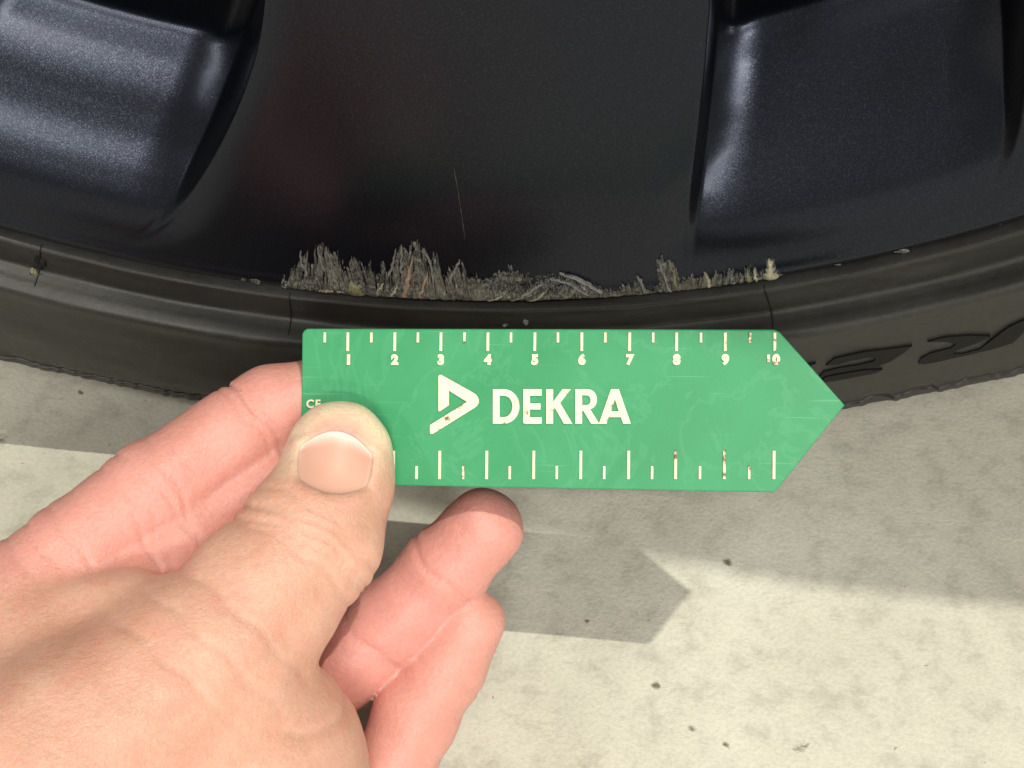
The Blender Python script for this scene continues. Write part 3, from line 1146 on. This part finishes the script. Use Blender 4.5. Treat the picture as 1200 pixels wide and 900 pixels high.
def hand_sdf(p):
    t = chain(p, TH_, 0.35, 1.22)
    i = smin(chain(p, IN_, 0.3, 1.05), chain(p, WE_, 0.3, 1.0), 0.12)
    m = chain(p, MI_, 0.3, 1.0)
    r = chain(p, RI_, 0.3, 1.0)
    pal = None
    for a, b, ra, rb in PA_:
        e = rcone(p, a, b, ra, rb)
        pal = e if pal is None else smin(pal, e, 1.0)
    # creases
    near = lambda d: np.clip(1 - np.abs(d) / 0.5, 0, 1)
    ia = IN_[1][0] - IN_[3][0]
    up_ = np.array([-ia[1], ia[0], 0])
    i = i + near(i) * (crease(p, hp(309, 494, 0.305), ia + np.array([0.9, 0.9, 0]) * 0.8, 0.055, 0.085, 0.10, up_)
                       + crease(p, hp(296, 500, 0.305), ia + np.array([0.6, 0.6, 0]), 0.05, 0.022, 0.1, up_)
                       + sum(crease(p, hp(180 + o, 577 - o * 0.6, 0.30), ia + np.array([0.2, -0.3, 0]) * s_, 0.06, 0.030, 0.08, up_) for o, s_ in ((-14, 1), (2, -1), (20, 1), (-32, 0.5)))
                       + sum(crease(p, hp(60 + o, 655 - o * 0.6, 0.29), ia, 0.08, 0.035, 0.05, up_) for o in (-25, 0, 28)))
    ta = TH_[1][0] - TH_[3][0]
    td = np.array([-ta[1], ta[0], 0])
    front = np.clip((p[:, 2] - (-29.2)) / 0.5, 0, 1)
    t = t + near(t) * front * sum(crease(p, hp(373 + a, 632 + b, 0.28), ta + np.array([s_, 0, 0]), 0.055, d_, bd, td)
                                  for a, b, s_, d_, bd in ((3, -26, 0.15, 0.030, 0.05), (0, -12, -0.2, 0.050, 0.06), (-2, 2, 0.1, 0.062, 0.05), (-5, 16, -0.1, 0.052, 0.04), (-9, 32, 0.25, 0.034, 0.05)))
    t = t + near(t) * sum(crease(p, hp(250 + a, 760 + b, 0.27), ta + np.array([0.6, 0, 0]), 0.09, 0.03, 0.02, td) for a, b in ((0, 0), (-40, 30), (38, -32)))
    ma = MI_[0][0] - MI_[2][0]
    ms = np.array([-ma[1], ma[0], 0])
    m = m + near(m) * (crease(p, hp(515, 672, 0.31), ma, 0.07, 0.060, -0.05, ms) + crease(p, hp(430, 752, 0.31), ma, 0.08, 0.06, 0, ms))
    ra_ = RI_[0][0] - RI_[2][0]
    rs = np.array([-ra_[1], ra_[0], 0])
    r = r + near(r) * (crease(p, hp(518, 790, 0.31), ra_, 0.07, 0.05, -0.05, rs) + crease(p, hp(450, 900, 0.31), ra_, 0.08, 0.05, 0, rs))
    # flat pads and tendons: gentle unevenness
    u = 0.035 * (np.sin(p[:, 0] * 2.3 + 1.1 * np.sin(p[:, 1] * 1.7)) * np.sin(p[:, 1] * 2.0 + 0.7) + 0.6 * np.sin(p[:, 0] * 4.6 + 2.2) * np.sin(p[:, 1] * 5.1 + p[:, 2] * 3.0))
    pal = pal + near(pal) * (crease(p, hp(400, 768, 0.29), np.array([0.25, 1.0, 0.2]), 0.12, 0.10, 0.03, np.array([1.0, -0.2, 0]))
                             + crease(p, hp(360, 812, 0.29), np.array([0.32, 1.0, 0.2]), 0.10, 0.06, 0.02, np.array([1.0, -0.2, 0])))
    tp_ = smin(t, pal, 0.9)
    ip_ = smin(i, pal, 0.7)
    d = smin(tp_, ip_, 0.16)
    d = smin(d, smin(m, pal, 0.35), 0.06)
    d = smin(d, smin(r, pal, 0.35), 0.06)
    # pocket where the nail bed sits
    qx = 600 + FPX * p[:, 0] / (-p[:, 2])
    qy = 450 - FPX * p[:, 1] / (-p[:, 2])
    na_ = ((qx - 393) * 58 + (qy - 542) * 7) / 58.4          # across the nail
    nl_ = ((qx - 393) * 7 - (qy - 542) * 58) / 58.4          # along it, tip positive
    nm_ = np.maximum(np.abs(na_) - 43, np.where(nl_ > 0, nl_ - (34 - 20 * (na_ / 45) ** 2), -nl_ - (36 - 12 * (na_ / 45) ** 2)))
    d = d + near(t) * np.clip((p[:, 2] + 29.6) / 0.4, 0, 1) * (0.055 * sstep(5, -4, nm_) - 0.030 * gauss(nm_ - 9, 7) * (nl_ < 26))
    return d + u * 0.8, t, i, m, r, pal


def hand_d(p):
    out = np.empty(len(p))
    for k in range(0, len(p), 400000):
        out[k:k + 400000] = hand_sdf(p[k:k + 400000])[0]
    return out


def surface_nets(fn, lo, hi, h):
    n = np.ceil((hi - lo) / h).astype(int) + 1
    gx, gy, gz = [lo[k] + h * np.arange(n[k]) for k in range(3)]
    # coarse pass to skip empty space
    val = np.full(n, 9.0)
    X, Y, Z = np.meshgrid(gx[::4], gy[::4], gz[::4], indexing='ij')
    cv = fn(np.stack([X.ravel(), Y.ravel(), Z.ravel()], -1)).reshape(X.shape)
    big = np.repeat(np.repeat(np.repeat(cv, 4, 0), 4, 1), 4, 2)[:n[0], :n[1], :n[2]]
    val[:] = big
    need = np.abs(big) < h * 4 * 2.2
    idx = np.argwhere(need)
    pts = lo + idx * h
    val[need] = fn(pts)
    ins = val < 0
    cnt = np.zeros(n - 1)
    acc = np.zeros((*(n - 1), 3))

    def sl(a, o):
        return a[o[0]:n[0] - 1 + o[0], o[1]:n[1] - 1 + o[1], o[2]:n[2] - 1 + o[2]]
    cor = [(a, b, c) for a in (0, 1) for b in (0, 1) for c in (0, 1)]
    for o in cor:
        for ax_ in range(3):
            if o[ax_] == 0:
                o2 = list(o)
                o2[ax_] = 1
                v1, v2 = sl(val, o), sl(val, o2)
                cr_ = (v1 < 0) != (v2 < 0)
                t = np.where(cr_, v1 / np.where(cr_, v1 - v2, 1), 0)
                cnt += cr_
                for k in range(3):
                    acc[..., k] += np.where(cr_, o[k] + (t if k == ax_ else 0), 0)
    act = cnt > 0
    vid = np.full(n - 1, -1)
    vid[act] = np.arange(act.sum())
    ai = np.argwhere(act)
    V = lo + (ai + acc[act] / cnt[act][:, None]) * h
    F = []
    for ax_ in range(3):
        a1, a2 = [(1, 2), (2, 0), (0, 1)][ax_]
        s1 = [slice(None)] * 3
        s2 = [slice(None)] * 3
        s1[ax_] = slice(0, n[ax_] - 1)
        s2[ax_] = slice(1, n[ax_])
        ch = ins[tuple(s1)] != ins[tuple(s2)]
        e = np.argwhere(ch)
        ok = (e[:, a1] > 0) & (e[:, a2] > 0) & (e[:, a1] < n[a1] - 1) & (e[:, a2] < n[a2] - 1)
        e = e[ok]
        flip = ins[tuple(e.T)]
        q = []
        for d1, d2 in ((0, 0), (1, 0), (1, 1), (0, 1)):
            c_ = e.copy()
            c_[:, a1] -= 1 - d1
            c_[:, a2] -= 1 - d2
            q.append(vid[tuple(c_.T)])
        q = np.stack(q, -1)
        q = np.where(flip[:, None], q, q[:, ::-1])
        F.append(q)
    F = np.concatenate(F)
    return V, F[(F >= 0).all(1)]


def grad(fn, p, e=0.01):
    return np.stack([(fn(p + d) - fn(p - d)) for d in np.eye(3) * e], -1) / (2 * e)


def build_hand():
    lo = np.array([-15.0, -14.0, -34.5])
    hi = np.array([1.2, 1.6, -23.0])
    V, F = surface_nets(hand_d, lo, hi, 0.075)
    for _ in range(2):
        g = grad(hand_d, V)
        d = hand_d(V)
        n2 = np.maximum(np.einsum('ij,ij->i', g, g), 0.05)
        V = V - g * np.clip(d / n2, -0.05, 0.05)[:, None]
    me = mesh_np('hand', V * 0.01, F)
    # colour zones: fingertips and knuckles are redder, the pressed thumb tip is pale, with bright light painted in
    _, t, i, m, r, pal = hand_sdf(V)
    red = np.zeros(len(V))
    red = np.maximum(red, 0.85 * (1 - sstep(0.0, 0.5, i)))
    red = np.maximum(red, 1.0 * (1 - sstep(0.0, 0.3, m)))
    red = np.maximum(red, 0.8 * (1 - sstep(0.0, 0.3, r)))
    tb = np.linalg.norm((V - hp(396, 503, 0.288)) * np.array([1, 1.5, 0.5]), axis=1)
    red = np.maximum(red, 0.85 * gauss(tb, 0.85) * (1 - sstep(0, 0.4, t)))
    pale_c = hp(398, 530, 0.292)
    rr = np.linalg.norm((V - pale_c)[:, :2], axis=1)
    pale = 0.95 * gauss(np.minimum(rr - 1.05, 0), 0.42) * (1 - sstep(0.0, 0.1, t)) * sstep(-0.7, 0.25, (V - pale_c)[:, 1])
    for nm, arr in (('red', red), ('pale', pale)):
        at_ = me.attributes.new(nm, 'FLOAT', 'POINT')
        at_.data.foreach_set('value', arr.astype(np.float32))
    o = link('hand', me, G['skin'])
    o.matrix_world = Matrix.Translation(CAM) @ m3.to_4x4()
    tag(o, 'bare left hand pinching the green ruler between thumb and index finger', 'hand')
    return o


hand = build_hand()


# thumbnail: a thin curved plate lying on the back of the thumb tip
def build_nail():
    nu, nv = 25, 25
    base = np.array([393.0, 542.0])
    axis = np.array([7.0, -58.0])
    axis /= np.linalg.norm(axis)
    side = np.array([-axis[1], axis[0]])
    pts, tw = [], []
    for iu in range(nu):
        u = -1 + 2 * iu / (nu - 1)
        for iv in range(nv):
            v = -1 + 2 * iv / (nv - 1)
            # rounded tip (free edge) and rounded root
            half_w = 44 * (1 - 0.10 * max(0, -v) ** 2 - 0.07 * max(0, v) ** 3)
            vv = v * (37 - (22 if v > 0 else 13) * u * u)
            q = base + side * u * half_w + axis * vv
            pts.append(q)
            tw.append(sstep(0.45, 0.95, np.array([v + 0.05 * u * u]))[0])
    pts = np.array(pts)
    dep = np.full(len(pts), 0.270)
    for _ in range(60):
        P = np.stack([(pts[:, 0] - 600) / FPX * dep, (450 - pts[:, 1]) / FPX * dep, -dep], -1) * 100
        d = hand_d(P)
        dep = dep + np.clip(d, -0.2, 0.2) * 0.01 * 0.7
    P = np.stack([(pts[:, 0] - 600) / FPX * dep, (450 - pts[:, 1]) / FPX * dep, -dep], -1) * 100
    U_ = np.linspace(-1, 1, nu)[:, None] + np.zeros((1, nv))
    V_ = np.linspace(-1, 1, nv)[None, :] + np.zeros((nu, 1))
    lift = 0.020 + 0.020 * sstep(0.3, 1.0, V_) * (1 - U_ ** 2)
    P[:, 2] += lift.ravel()
    back = P.copy()
    back[:, 2] -= 0.08
    n = nu * nv
    F = grid_faces(nu, nv)
    rim_idx = [iu * nv for iu in range(nu)] + [(nu - 1) * nv + iv for iv in range(1, nv)] + [iu * nv + nv - 1 for iu in range(nu - 2, -1, -1)] + [iv for iv in range(nv - 2, 0, -1)]
    sidef = []
    for k in range(len(rim_idx)):
        a, b = rim_idx[k], rim_idx[(k + 1) % len(rim_idx)]
        sidef.append((a, a + n, b + n, b))
    V = np.concatenate([P, back]) * 0.01
    me = mesh_np('thumbnail', V, np.concatenate([F[:, ::-1], np.array(sidef)]))
    at_ = me.attributes.new('tipw', 'FLOAT', 'POINT')
    at_.data.foreach_set('value', np.concatenate([tw, tw]).astype(np.float32))
    link('thumbnail', me, G['nail'], hand)


build_nail()
